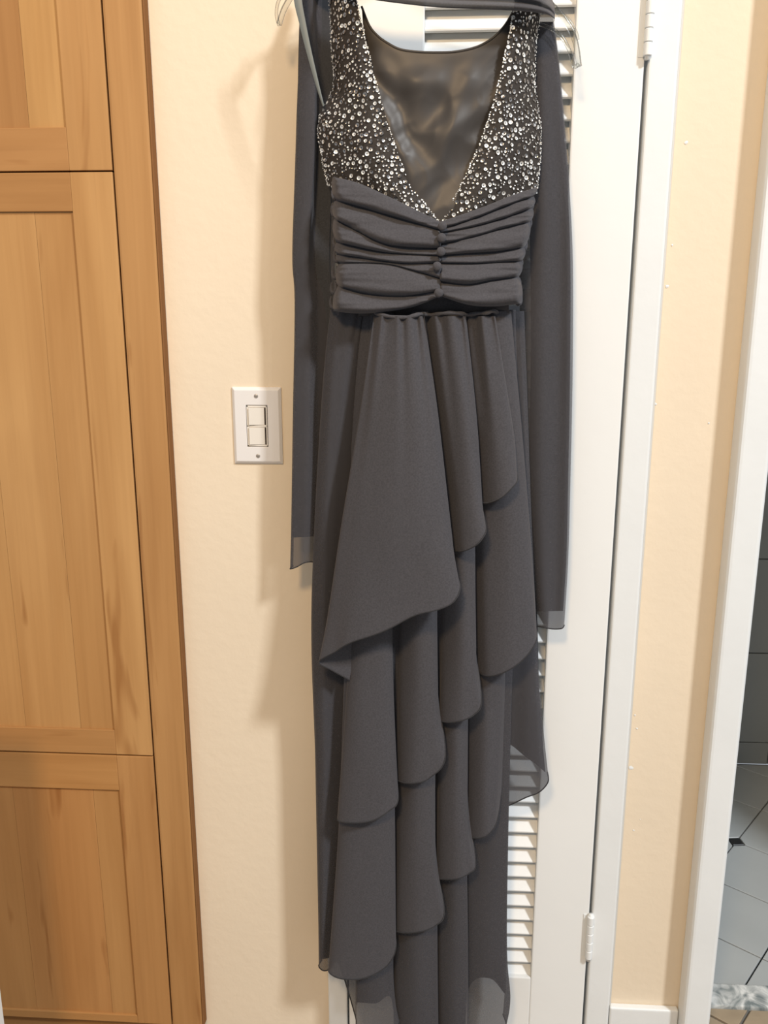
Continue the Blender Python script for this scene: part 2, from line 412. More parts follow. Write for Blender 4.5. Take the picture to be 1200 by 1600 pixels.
# ------------------------------------------------------------------ light switch
sc = at(403, 665, 0)
sw = thing('light_switch', 'white double rocker light switch plate on the cream wall left of the dress', 'light switch', (sc.x, 0, sc.z))
def sbox(name, x0, x1, y0, y1, z0, z1, m, bev=0, seg=2, parent=sw):
    o = box(name, x0, x1, y0, y1, z0, z1, m, None, bev, seg); o.parent = parent; return o
bm = bmesh.new()
hw, hh = .0400, .0622
ring = lambda w, h, y: [bm.verts.new((x*w, y, z*h)) for x, z in ((-1, -1), (1, -1), (1, 1), (-1, 1))]
r0, r1, r2, r3, r4 = ring(hw, hh, 0), ring(hw, hh, -.0025), ring(hw-.0045, hh-.0045, -.0062), ring(.0173, .0338, -.0062), ring(.0173, .0338, -.002)
for a, b2 in ((r0, r1), (r1, r2), (r2, r3), (r3, r4)):
    for k in range(4): bm.faces.new((a[k], a[(k+1) % 4], b2[(k+1) % 4], b2[k]))
bmesh.ops.recalc_face_normals(bm, faces=bm.faces)
o = frombm('wall_plate', bm, M['plate'], sw)
bv = o.modifiers.new('bevel', 'BEVEL'); bv.width = .0008; bv.segments = 2; bv.limit_method = 'ANGLE'
fr = sbox('rocker_frame', -.0166, .0166, -.0060, -.0012, -.0330, .0330, M['rim'], .0010)
sbox('rim_bar', -.0166, -.0136, -.0066, -.0055, -.0330, .0330, M['rocker'], .0005); sbox('rim_bar', .0148, .0166, -.0066, -.0055, -.0330, .0330, M['rocker'], .0005)
sbox('rim_bar', -.0166, .0166, -.0066, -.0055, .0306, .0330, M['rocker'], .0005); sbox('rim_bar', -.0166, .0166, -.0066, -.0055, -.0330, -.0306, M['rocker'], .0005)
sbox('rim_bar', -.0166, .0166, -.0066, -.0055, -.0012, .0012, M['rocker'], .0005)
for s in (1, -1):
    bm = bmesh.new()
    za, zb2 = (.0022, .0297) if s > 0 else (-.0297, -.0022)
    pr = [(-.0130, -.0040), (-.0126, -.0095), (-.001, -.0078), (.0118, -.0062), (.0124, -.0040)]   # pressed on the right side
    A = [bm.verts.new((x, y, za)) for x, y in pr]; B = [bm.verts.new((x, y, zb2)) for x, y in pr]
    for k in range(4): bm.faces.new((A[k], A[k+1], B[k+1], B[k]))
    bm.faces.new(A); bm.faces.new(B[::-1])
    bmesh.ops.recalc_face_normals(bm, faces=bm.faces)
    frombm('rocker', bm, M['rocker'], sw)
    sbox('rocker_gap', .0124, .0146, -.0064, -.0058, za, zb2, M['dark'])
for zz in (.0485, -.0485):
    bm = bmesh.new()
    add_tube(bm, [(0, -.0058, zz), (0, -.0068, zz), (0, -.0074, zz)], .0034, 14, lambda t: 1 if t < .9 else .7)
    s = frombm('screw', bm, M['screw'], sw, True)
    o = sbox('screw_slot', -.0024, .0024, -.0076, -.0073, zz-.0004, zz+.0004, M['dark'], parent=s)

# ================================================================== THE DRESS
DO = .03                                        # the whole dress hangs this far off the door
dress = thing('evening_dress', 'long charcoal grey chiffon evening dress with silver sequined bodice hanging on the door', 'dress', (at(660, 300, .1).x, -.12, .02))
def put(o): return setp(o, dress)
def nz(x, y, z, s): return noise.noise(Vector((x*s, y*s, z*s)))

def loft(cols, rows, sub, off=DO, wob=.0018, gather=0, gk=60, gfall=.12, vs=None):
    n = len(cols)
    cc = [[cr(c, j*(len(c)-1)/(rows-1)) for j in range(rows)] for c in cols]
    N = (n-1)*sub+1; P = []
    for j in range(rows):
        row = []; line = [cc[i][j] for i in range(n)]; t = j/(rows-1)
        for q in range(N):
            u, v, d = cr(line, q/sub)
            d += off
            if gather: d += gather*math.exp(-t/gfall)*math.sin(q/(N-1)*gk + 1.5*nz(q*.13, 0, 3, 1))
            p = at(u, v, d)
            k = wob*min(1, t*3+.1)
            p.y += k*nz(p.x, p.y, p.z*.35, 22); p.x += .5*k*nz(p.x+7, p.y, p.z*.3, 14)
            row.append(p)
        P.append(row)
    return P
def tier(name, cols, m, rows=56, sub=7, hem=True, label=None, **k):
    P = loft(cols, rows, sub, **k)
    o = put(grid(name, P, m, None))
    if label: o['label'] = label
    if hem:
        h = tube('hem', P[-1], .0011, M['hem'], None, 5); h.parent = o
    return o

# --- skirt lining (opaque)
def W_(v): return v
lin = [
 [(519, 478, .036), (504, 640, .036), (489, 930, .036), (495, 1200, .036), (500, 1499, .036)],
 [(540, 478, .040), (528, 700, .042), (515, 1000, .042), (518, 1250, .040), (528, 1495, .038)],
 [(560, 478, .036), (555, 700, .036), (550, 1000, .036), (552, 1250, .036), (556, 1491, .036)],
 [(562, 478, .036), (558, 700, .036), (552, 1000, .036), (554, 1250, .035), (557.5, 1566, .035)],
 [(570, 478, .036), (566, 700, .036), (560, 1000, .036), (559, 1300, .034), (559, 1567, .034)],
 [(600, 478, .038), (590, 700, .038), (590, 1000, .038), (590, 1300, .038), (588, 1568, .038)],
 [(625, 478, .034), (618, 700, .034), (616, 1000, .034), (614, 1300, .034), (612, 1562, .03)],
 [(640, 478, .034), (630, 700, .034), (625, 1000, .034), (620, 1300, .034), (619, 1665, .034)],
 [(670, 478, .038), (660, 700, .038), (655, 1000, .038), (655, 1300, .038), (655, 1665, .04)],
 [(700, 478, .034), (695, 700, .034), (690, 1000, .034), (688, 1300, .032), (686, 1665, .03)],
 [(725, 478, .038), (725, 700, .038), (725, 1000, .038), (724, 1300, .036), (722, 1660, .034)],
 [(740, 478, .036), (740, 700, .036), (736, 1000, .036), (733, 1300, .034), (732, 1545, .032)],
 [(770, 478, .036), (772, 700, .036), (768, 1000, .036), (764, 1300, .034), (765, 1529, .032)],
 [(800, 478, .030), (804, 700, .03), (798, 1000, .03), (790, 1300, .03), (788, 1552, .028)],
 [(812, 478, .028), (813, 700, .028), (804, 1000, .028), (793, 1300, .026), (790, 1552, .026)],
]
tier('skirt_lining', lin, M['lining'], rows=50, sub=5, hem=False, label='dark grey opaque lining under the chiffon layers')
# --- doubled side piece at the right, ends in the slanting hem above the sheer corner
sp = [[(778, 490, .022), (782, 900, .022), (782, 1050, .020), (784, 1156, .018)],
      [(790, 490, .026), (797, 900, .026), (798, 1050, .026), (801, 1166, .026)],
      [(800, 490, .03), (815, 900, .03), (815, 1050, .028), (818, 1180, .028)],
      [(808, 490, .03), (828, 900, .03), (832, 1060, .03), (836, 1193, .03)],
      [(812, 490, .026), (836, 900, .026), (843, 1090, .026), (852, 1207, .026)]]
tier('side_panel', sp, M['lining'], rows=30, sub=5, hem=False)
# --- bottom chiffon layer
F_ = [
 [(530, 484, .030), (512, 650, .03), (494, 950, .03), (497, 1200, .03), (503, 1500, .03)],
 [(516, 484, .045), (503, 620, .045), (487, 930, .045), (493, 1200, .045), (498, 1509, .045)],
 [(530, 484, .058), (514, 620, .064), (503, 930, .062), (505, 1200, .058), (504, 1516, .056)],
 [(552, 484, .064), (530, 620, .068), (514, 930, .060), (514, 1200, .056), (512, 1516, .052)],
 [(566, 484, .062), (548, 620, .062), (528, 930, .052), (524, 1200, .050), (519, 1511, .048)],
 [(576, 484, .050), (562, 650, .05), (546, 950, .044), (540, 1250, .042), (528, 1500, .04)],
 [(582, 484, .042), (570, 650, .042), (558, 950, .04), (556, 1300, .04), (553, 1440, .04), (555, 1588, .044)],
 [(588, 484, .046), (576, 650, .05), (566, 950, .05), (562, 1300, .05), (558, 1440, .054), (557, 1604, .058)],
 [(604, 484, .052), (590, 650, .058), (586, 950, .058), (584, 1300, .06), (582, 1480, .064), (582, 1611, .070)],
 [(618, 484, .048), (612, 650, .05), (610, 950, .052), (610, 1300, .054), (612, 1480, .056), (613, 1560, .060), (622, 1600, .066)],
 [(622, 484, .040), (618, 650, .04), (614, 950, .038), (614, 1300, .038), (614, 1480, .036), (616, 1590, .036)],
 [(630, 484, .042), (628, 650, .044), (624, 950, .046), (622, 1300, .048), (620, 1480, .050), (619, 1672, .052)],
 [(650, 484, .052), (650, 650, .060), (652, 950, .062), (652, 1300, .066), (651, 1480, .070), (651, 1676, .074)],
 [(674, 484, .048), (676, 650, .05), (678, 950, .052), (680, 1300, .056), (681, 1480, .058), (683, 1672, .060)],
 [(678, 484, .040), (682, 650, .04), (682, 950, .038), (682, 1300, .038), (683, 1480, .036), (685, 1668, .036)],
 [(690, 484, .042), (690, 650, .044), (690, 950, .044), (689, 1300, .044), (688, 1480, .046), (688, 1665, .048)],
 [(708, 484, .052), (708, 650, .058), (708, 950, .056), (710, 1300, .058), (710, 1480, .060), (710, 1665, .062)],
 [(724, 484, .048), (726, 650, .05), (726, 950, .05), (728, 1300, .052), (730, 1480, .054), (731, 1662, .056)],
 [(730, 484, .038), (730, 650, .038), (728, 950, .036), (729, 1300, .036), (730, 1480, .036), (731, 1655, .036)],
 [(740, 484, .040), (742, 650, .042), (738, 950, .042), (735, 1300, .040), (733, 1480, .040), (732, 1645, .040)],
 [(765, 484, .052), (770, 650, .056), (768, 950, .054), (764, 1300, .050), (762, 1480, .050), (764, 1630, .052)],
 [(798, 484, .048), (802, 650, .05), (798, 950, .048), (790, 1300, .046), (788, 1480, .046), (793, 1560, .048), (787, 1612, .052)],
 [(806, 484, .040), (808, 650, .04), (803, 950, .04), (794, 1300, .04), (792, 1480, .04), (797, 1555, .042), (791, 1600, .046)],
 [(800, 484, .024), (802, 650, .024), (796, 950, .024), (788, 1300, .024), (786, 1480, .024), (789, 1540, .026), (786, 1585, .028)],
]
tier('bottom_skirt_layer', F_, M['chiffon'], rows=90, sub=6, gather=.0025, gk=150)
# --- third cascade
E_ = [
 [(560, 488, .048), (545, 1000, .05), (538, 1290, .05), (530, 1496, .052)],
 [(556, 488, .056), (540, 1000, .06), (529, 1290, .066), (513, 1516, .072)],
 [(572, 488, .062), (556, 1000, .072), (545, 1290, .080), (532, 1529, .086)],
 [(590, 488, .064), (586, 1000, .074), (580, 1290, .084), (570, 1528, .090)],
 [(600, 488, .060), (604, 1000, .070), (607, 1290, .078), (606, 1508, .084)],
 [(604, 488, .056), (612, 1000, .062), (617, 1290, .068), (619, 1474, .076)],
 [(604, 488, .046), (611, 1000, .048), (611, 1250, .048), (606, 1420, .046)],
 [(616, 488, .046), (621, 1000, .05), (618, 1250, .05), (612, 1440, .048)],
 [(626, 488, .054), (632, 1000, .058), (627, 1250, .062), (620, 1456, .066)],
 [(646, 488, .066), (652, 1000, .072), (650, 1250, .080), (650, 1457, .088)],
 [(664, 488, .066), (672, 1000, .072), (672, 1250, .080), (680, 1447, .088)],
 [(673, 488, .058), (680, 1000, .064), (680, 1250, .070), (682, 1360, .074), (694, 1422, .082)],
 [(672, 488, .046), (678, 1000, .046), (677, 1200, .046), (678, 1340, .044)],
 [(682, 488, .048), (686, 1000, .048), (684, 1200, .050), (681, 1370, .054)],
 [(690, 488, .056), (692, 1000, .058), (689, 1200, .062), (686, 1373, .066)],
 [(708, 488, .066), (712, 1000, .070), (711, 1200, .078), (711, 1373, .084)],
 [(722, 488, .062), (724, 1000, .068), (725, 1200, .074), (732, 1365, .084)],
 [(728, 488, .056), (731, 1000, .060), (731, 1200, .064), (732, 1290, .068), (743, 1348, .078)],
 [(727, 488, .046), (729, 1000, .046), (729, 1150, .045), (731, 1270, .044)],
 [(736, 488, .048), (736, 1000, .050), (735, 1150, .051), (731, 1305, .058)],
 [(758, 488, .060), (758, 1000, .064), (758, 1150, .068), (754, 1309, .076)],
 [(778, 488, .060), (780, 1000, .062), (777, 1180, .065), (770, 1296, .074)],
 [(786, 488, .054), (788, 1000, .056), (783, 1180, .058), (778, 1275, .064)],
 [(788, 488, .046), (790, 1000, .046), (788, 1150, .046), (784, 1235, .048)],
]
tier('middle_skirt_cascade', E_, M['chiffon2'], rows=80, sub=7)
E2 = [
 [(784, 486, .038), (788, 1000, .038), (789, 1150, .038), (786, 1262, .040)],
 [(796, 486, .040), (805, 1000, .040), (803, 1150, .040), (800, 1256, .042)],
 [(808, 486, .042), (822, 1000, .043), (822, 1150, .046), (822, 1246, .050)],
 [(814, 486, .042), (832, 1000, .042), (838, 1140, .046), (842, 1238, .052)],
 [(818, 486, .038), (838, 1000, .038), (847, 1130, .042), (856, 1222, .048)],
 [(819, 486, .034), (838, 1000, .034), (847, 1120, .036), (855, 1206, .040)],
]
tier('corner_flounce', E2, M['chiffon'], rows=50, sub=6, label='sheer single chiffon corner at the right')
# --- second cascade
D_ = [
 [(590, 486, .058), (566, 800, .058), (556, 1050, .056), (548, 1250, .058)],
 [(580, 486, .066), (556, 800, .068), (543, 1060, .072), (527, 1279, .082)],
 [(592, 486, .072), (572, 800, .078), (560, 1060, .088), (545, 1285, .098)],
 [(604, 486, .074), (592, 800, .080), (588, 1060, .092), (580, 1283, .104)],
 [(612, 486, .072), (605, 800, .078), (606, 1060, .088), (606, 1268, .100)],
 [(616, 486, .066), (612, 800, .070), (614, 1060, .078), (622, 1247, .090)],
 [(616, 486, .056), (613, 800, .056), (612, 1050, .056), (612, 1180, .056)],
 [(626, 486, .058), (624, 800, .058), (621, 1050, .058), (616, 1205, .060)],
 [(634, 486, .066), (634, 800, .068), (628, 1060, .070), (621, 1219, .076)],
 [(650, 486, .078), (652, 800, .082), (652, 1060, .090), (645, 1224, .100)],
 [(664, 486, .078), (670, 800, .082), (674, 1060, .090), (672, 1215, .102)],
 [(672, 486, .070), (680, 800, .074), (684, 1060, .080), (687, 1130, .086), (696, 1180, .096)],
 [(672, 486, .058), (679, 800, .058), (681, 1000, .058), (682, 1080, .056)],
 [(682, 486, .060), (688, 800, .060), (688, 980, .060), (686, 1110, .062)],
 [(690, 486, .066), (698, 800, .070), (696, 980, .072), (690, 1126, .080)],
 [(708, 486, .078), (718, 800, .084), (720, 980, .092), (716, 1127, .102)],
 [(724, 486, .076), (735, 800, .082), (738, 980, .090), (740, 1117, .102)],
 [(732, 486, .068), (741, 800, .074), (744, 980, .080), (745, 1050, .086), (752, 1094, .096)],
 [(731, 486, .058), (738, 800, .058), (740, 930, .058), (742, 1010, .056)],
 [(740, 486, .060), (745, 800, .062), (746, 930, .064), (746, 1045, .066)],
 [(752, 486, .070), (760, 800, .074), (762, 930, .080), (764, 1056, .088)],
 [(772, 486, .078), (790, 800, .084), (795, 930, .090), (796, 1046, .098)],
 [(790, 486, .074), (815, 800, .080), (824, 930, .086), (823, 1025, .094)],
 [(798, 486, .066), (826, 800, .070), (835, 930, .074), (838, 1000, .082)],
 [(798, 486, .054), (824, 800, .052), (832, 920, .052), (836, 975, .054)],
]
tier('upper_skirt_cascade', D_, M['chiffon2'], rows=80, sub=7)
# --- top overlay
A_ = [
 [(606, 494, .072), (590, 650, .074), (572, 850, .074), (556, 1000, .074), (546, 1062, .082)],
 [(594, 494, .082), (578, 640, .082), (552, 830, .082), (530, 960, .084), (518, 1047, .092)],
 [(584, 494, .092), (563, 640, .094), (533, 820, .096), (512, 960, .098), (498, 1034, .104)],
 [(592, 494, .100), (574, 640, .104), (549, 820, .108), (531, 950, .112), (524, 1018, .118)],
 [(604, 494, .106), (592, 640, .114), (576, 820, .120), (560, 930, .126), (548, 1004, .132)],
 [(620, 494, .110), (618, 640, .122), (612, 820, .132), (606, 920, .136), (602, 985, .142)],
 [(634, 494, .110), (640, 640, .124), (645, 820, .136), (646, 900, .140), (648, 962, .146)],
 [(648, 494, .108), (661, 640, .122), (676, 820, .134), (682, 890, .140), (686, 952, .146)],
 [(657, 494, .104), (676, 640, .116), (695, 820, .128), (702, 880, .134), (709, 940, .142)],
 [(662, 494, .096), (683, 640, .106), (704, 820, .118), (710, 870, .124), (719, 918, .132)],
 [(663, 494, .086), (682, 640, .092), (702, 810, .098), (706, 850, .102), (711, 890, .108)],
 [(660, 494, .076), (674, 640, .078), (690, 780, .080), (694, 820, .082), (698, 845, .086)],
 [(668, 494, .078), (684, 640, .082), (700, 770, .086), (702, 810, .088), (706, 858, .092)],
 [(684, 494, .092), (700, 640, .098), (714, 760, .104), (718, 800, .108), (722, 861, .114)],
 [(704, 494, .098), (722, 640, .108), (733, 750, .114), (738, 800, .120), (742, 853, .126)],
 [(720, 494, .096), (736, 640, .106), (745, 740, .112), (750, 790, .118), (754, 840, .126)],
 [(728, 494, .088), (744, 640, .096), (751, 740, .102), (754, 790, .108), (759, 825, .116)],
 [(727, 494, .078), (741, 640, .082), (745, 700, .084), (748, 750, .086), (752, 790, .090)],
 [(726, 494, .072), (738, 640, .074), (742, 690, .074), (744, 730, .074), (746, 765, .076)],
 [(736, 494, .078), (748, 640, .082), (752, 690, .084), (753, 730, .086), (755, 786, .090)],
 [(752, 494, .090), (768, 640, .096), (774, 690, .100), (778, 730, .104), (781, 779, .110)],
 [(766, 494, .090), (788, 640, .098), (795, 690, .100), (798, 720, .104), (801, 761, .110)],
 [(774, 494, .082), (797, 640, .088), (804, 690, .090), (806, 715, .092), (808, 748, .098)],
 [(772, 494, .068), (794, 630, .068), (800, 670, .068), (801, 695, .068), (803, 720, .070)],
]
tier('top_skirt_overlay', A_, M['chiffon2'], rows=80, sub=7, gather=.0042, gk=95, gfall=.16)

# --- bodice
lt = [(565, 10), (577, 40), (590, 56), (605, 67), (625, 77), (652, 81), (680, 82), (710, 81), (740, 75), (760, 66), (776, 54), (790, 38), (803, 16)]
P = []
rowsL = 90
for j in range(rowsL):
    t = j/(rowsL-1); row = []
    for q in range(101):
        s = q/100; u0, v0 = cr(lt, s*(len(lt)-1))
        ub = 600+(770-600)*s; vb = 380
        u = u0+(ub-u0)*t*.8; v = v0+(vb-v0)*t
        k = math.sin(math.pi*min(1, t*1.05))
        d = .074+.014*math.sin(math.pi*s)*t**.7 + .010*math.sin(math.pi*s)*(1-t)
        # soft draped creases of the satin: cowl folds below the neckline and long diagonals
        x, y = (u-680)/110, (v-200)/130
        d += .0050*k*math.sin(9*y + 2.2*x*x*3 + 2.5*noise.noise(Vector((x*1.7, y*1.3, 1.7))))*math.exp(-((y+.55)/.45)**2)
        d += .0060*k*math.sin(7.5*(x*.8+y*.75) + 2.4*noise.noise(Vector((x*1.2, y*1.6, 5))))*math.exp(-((x-.35)/.55)**2)
        d += .0060*k*math.sin(8.0*(x*.85-y*.55) + 2.0*noise.noise(Vector((x*1.5, y*1.1, 9))))*math.exp(-((x+.45)/.5)**2)
        d += .0050*k*(.4-abs(noise.noise(Vector((x*2.2+y, y*2.0-x*.6, 2)))))
        d += .0025*k*(.4-abs(noise.noise(Vector((x*4+y*2, y*3, 12)))))
        row.append(at(u, v, d+DO))
    P.append(row)
lp = put(grid('satin_lining', P, M['satin'], None)); lp['label'] = 'shiny dark satin lining seen through the open neckline'
tb = tube('neckline_binding', P[0], .0016, M['satin'], None, 6); tb.parent = lp

def ruled(outer, inner, d0, dm, d1, rows, cols):
    out = []
    for j in range(rows):
        t = j/(rows-1); a = cr(outer, t*(len(outer)-1)); b_ = cr(inner, t*(len(inner)-1)); row = []
        for q in range(cols):
            s = q/(cols-1); u = a[0]+(b_[0]-a[0])*s; v = a[1]+(b_[1]-a[1])*s
            d = d0*(1-s)+d1*s+dm*4*s*(1-s)*(.4+.6*t)
            d += .0016*math.sin(s*11+3*noise.noise(Vector((s*2, t*3, d0*50))))*t
            row.append(at(u, v, d+DO))
        out.append(row)
    return out
LO = [(511, -40), (515, 0), (518, 70), (521, 135), (498, 190), (503, 245), (512, 290)]
LI = [(550, -40), (557, 0), (571, 60), (588, 130), (612, 210), (642, 285), (688, 349)]
RO = [(848, -10), (845, 18), (837, 70), (836, 135), (844, 195), (844, 250), (838, 302)]
RI = [(806, -10), (802, 18), (790, 80), (775, 145), (753, 215), (722, 285), (690, 349)]
seqm = [M['sequin'], M['sequin_dim']]
def bodice(name, outer, inner, d0, dm, d1, flip):
    Pn = ruled(outer, inner, d0, dm, d1, 40, 24)
    base = put(grid(name, Pn, M['net'], None))
    rows, cols = len(Pn), len(Pn[0])
    def pt(s, t):
        x, y = s*(cols-1), t*(rows-1); i, j = min(int(x), cols-2), min(int(y), rows-2); fx, fy = x-i, y-j
        p = (Pn[j][i]*(1-fx)+Pn[j][i+1]*fx)*(1-fy)+(Pn[j+1][i]*(1-fx)+Pn[j+1][i+1]*fx)*fy
        n = (Pn[j][i+1]-Pn[j][i]).cross(Pn[j+1][i]-Pn[j][i]).normalized()
        if n.y > 0: n = -n
        return p, n
    verts, faces, mi = [], [], []
    def disc(p, n, r, k, hole, dim):
        t = n.orthogonal().normalized(); b_ = n.cross(t); o = len(verts)
        for a in range(k): c, s_ = math.cos(2*math.pi*a/k), math.sin(2*math.pi*a/k); verts.append(p+(t*c+b_*s_)*r)
        for a in range(k): c, s_ = math.cos(2*math.pi*a/k), math.sin(2*math.pi*a/k); verts.append(p+(t*c+b_*s_)*r*.62+n*r*-.16)
        for a in range(k): faces.append((o+a, o+(a+1) % k, o+k+(a+1) % k, o+k+a)); mi.append(dim)
        for a in range(k): c, s_ = math.cos(2*math.pi*a/k), math.sin(2*math.pi*a/k); verts.append(p+(t*c+b_*s_)*r*hole+n*r*-.2)
        for a in range(k): faces.append((o+k+a, o+k+(a+1) % k, o+2*k+(a+1) % k, o+2*k+a)); mi.append(dim)
    pts = []; tries = 0; cell = {}
    while tries < 9000:
        tries += 1
        s, t = random.uniform(.02, .98), random.uniform(0, 1)
        # narrow rows get fewer points so that density per area stays even
        wrow = (pt(1, t)[0]-pt(0, t)[0]).length
        if random.random() > wrow/.19: continue
        p, n = pt(s, t); r = random.choice((.0030, .0029, .0026, .0017, .0014, .0012))
        g = (int(p.x/.006), int(p.z/.006)); ok = True
        for a in (-1, 0, 1):
            for b_ in (-1, 0, 1):
                for q, rq in cell.get((g[0]+a, g[1]+b_), ()):
                    if (q-p).length < (r+rq)*1.12: ok = False
        if not ok or random.random() < .42+.25*noise.noise(p*40): continue
        cell.setdefault(g, []).append((p, r)); pts.append((p, n, r))
    for p, n, r in pts:
        nn = (n+Vector((random.gauss(0, .24), random.gauss(0, .1), random.gauss(0, .24)))).normalized()
        disc(p+n*.0014, nn, r, 9, .28, 1 if random.random() < .46 else 0)
    for edge in (0.006, .994):                    # fine beading along neckline and armhole
        L_ = 190
        for k in range(L_):
            p, n = pt(edge, k/(L_-1))
            if random.random() < .25: continue
            nn = (n+Vector((random.gauss(0, .3), 0, random.gauss(0, .3)))).normalized()
            disc(p+n*.0012+Vector((random.gauss(0, .0006), 0, random.gauss(0, .0006))), nn, random.uniform(.0008, .0013), 6, .2, 0)
    me = bpy.data.meshes.new('sequins'); me.from_pydata([tuple(v) for v in verts], [], faces)
    me.polygons.foreach_set('material_index', mi)
    o = link('sequins', me, seqm, base); o['kind'] = 'stuff'; o['label'] = 'silver sequins'
    print('sequins', len(pts))
    return base
bodice('sequined_bodice', LO, LI, .050, .020, .090, False)
bodice('sequined_bodice', RO, RI, .050, .020, .090, True)

# --- ruched waistband: creases run from the side seam to the buttoned centre
def waist(name, creases, side_wob, seed):
    NS, NT = 72, 16
    P = []
    for k in range(len(creases)-1):
        a, b_ = creases[k], creases[k+1]
        for j in range(NT+(1 if k == len(creases)-2 else 0)):
            t = j/NT; row = []
            for q in range(NS+1):
                s = q/NS
                ua, va = cr(a, s*(len(a)-1)); ub, vb = cr(b_, s*(len(b_)-1))
                tt = t
                u = ua+(ub-ua)*tt; v = va+(vb-va)*tt
                hgt = abs(vb-va)
                prof = (.25+.75*(t/.74)**.7)*min(1, t/.06) if t < .74 else math.sqrt(max(0, 1-((t-.74)/.26)**2))
                d = .086+.016*math.sin(math.pi*(s*.5)) + prof*min(.017, .004+hgt*.00038)
                # fine gathers spreading out of the side seam and the centre
                fine = noise.noise(Vector((s*2.2, v*.085, seed+k*3.1)))
                d += .0056*fine*(.35+.65*(abs(2*s-1))**1.5)*min(1, 4*t*(1-t)+.15)
                d += .0042*(.35-abs(noise.noise(Vector((s*1.6, v*.11, seed+9)))))*(.3+.7*abs(2*s-1))
                d += .0022*noise.noise(Vector((s*3.5, v*.25, seed+19)))*(abs(2*s-1))**1.2
                if s < .10: u += side_wob*(1-s/.10)*(3.5*math.sin(t*math.pi)-2.0); d -= .030*(1-s/.10)**2
                if s > .96: d -= .005*((s-.96)/.04)
                row.append(at(u, v, d+DO))
            P.append(row)
    o = put(grid(name, P, M['ruched'], None)); return o
wl = [
 [(518, 276), (560, 286), (620, 313), (689, 347)],
 [(521, 312), (587, 331), (640, 346), (689, 360)],
 [(520, 341), (557, 361), (605, 383), (689, 389)],
 [(523, 378), (585, 392), (630, 397), (689, 400)],
 [(524, 397), (600, 408), (640, 412), (689, 411)],
 [(527, 411), (600, 412), (650, 424), (689, 436)],
 [(525, 446), (570, 459), (630, 463), (689, 454)],
 [(519, 486), (570, 490), (640, 481), (689, 462)]]
wr = [
 [(840, 292), (800, 305), (750, 325), (687, 347)],
 [(836, 306), (790, 322), (745, 340), (687, 359)],
 [(834, 324), (790, 340), (740, 354), (687, 364)],
 [(831, 346), (785, 357), (740, 370), (687, 382)],
 [(822, 386), (780, 393), (735, 396), (687, 399)],
 [(817, 408), (775, 410), (735, 412), (687, 411)],
 [(813, 432), (770, 438), (730, 445), (687, 440)],
 [(817, 474), (770, 479), (730, 476), (687, 462)]]
waist('ruched_waistband', wl, -1, 2.0); waist('ruched_waistband', wr, 1, 8.0)
# puckered side seams
def pucker(u0, pts, sgn):
    bm = bmesh.new()
    for (u, v, r) in pts:
        L_ = []
        for k in range(9):
            a = k/8*math.pi*1.5-.7
            L_.append(at(u+sgn*(-4.5+4*math.cos(a)), v+r*math.sin(a), .062+.006*math.sin(a*.7)+DO))
        add_tube(bm, L_, .0026, 6, lambda t: .5+.9*math.sin(math.pi*t), .8)
    bmesh.ops.recalc_face_normals(bm, faces=bm.faces)
    return put(frombm('side_ruching', bm, M['ruched'], None, True))
pucker(0, [(519, 300, 11), (518, 325, 12), (521, 352, 10), (521, 376, 9), (522, 398, 11), (519, 424, 11), (517, 448, 10), (516, 470, 11)], -1)
pucker(0, [(833, 318, 8), (830, 345, 9), (823, 380, 9), (816, 408, 8), (813, 440, 9), (815, 466, 9)], 1)
pl = [[(u, 344, .088), (u, 380, .092), (u, 420, .092), (u, 466, .088)] for u in (676, 687, 698)]
put(grid('button_placket', loft(pl, 12, 4, wob=0), M['ruched'], None))
# covered buttons
for k, (u, v) in enumerate(((691, 353), (690, 371.5), (689, 393), (683, 416), (685.5, 457.5))):
    bm = bmesh.new(); bmesh.ops.create_uvsphere(bm, u_segments=16, v_segments=10, radius=.0062)
    for q in bm.verts: q.co.y *= .62
    o = frombm('button', bm, M['ruched'], None, True); o.location = at(u, v, .119+DO); setp(o, dress)
# inner band between the waistband and the gathered overlay, and its piped edge
ib = [[(u, 455, .074), (u, 478, .072), (u, 490, .062), (u, 496, .050)] for u in (560, 590, 620, 650, 690, 740, 770, 795)]
put(grid('waist_stay', loft([[(u, v, d+.008) for u, v, d in c] for c in ib], 8, 4, wob=0), M['ribbon_dark'], None))
sp_ = [(586, 489, .094), (600, 493, .104), (622, 496, .110), (640, 495, .111), (655, 491, .106), (664, 491, .088), (676, 492, .086), (690, 490, .095), (705, 489, .100), (720, 490, .098), (730, 492, .084), (744, 490, .086), (760, 489, .092), (770, 486, .090), (777, 488, .08)]
pts = [at(*(lambda a: (a[0], a[1], a[2]+DO))(cr(sp_, i/60*(len(sp_)-1)))) for i in range(61)]
put(tube('waist_seam', pts, .0027, M['ruched'], None, 8, lambda t: .8+.35*abs(math.sin(t*31))))
# ribbon hanger loop on the left
rb = [(452, -60), (459, 0), (467, 35), (477, 75), (488, 115), (497, 145), (504, 166)]
P = []
for i in range(31):
    t = i/30; u, v = cr(rb, t*(len(rb)-1)); wdt = 12*(1-t)+2.5
    P.append([at(u, v, .090+DO-.01*t), at(u+wdt*.5, v-wdt*.1, .092+DO-.01*t), at(u+wdt, v-wdt*.15, .091+DO-.01*t)])
o = put(grid('hanger_ribbon', P, M['ribbon'], None)); o['label'] = 'narrow grey satin ribbon loop at the left armhole'

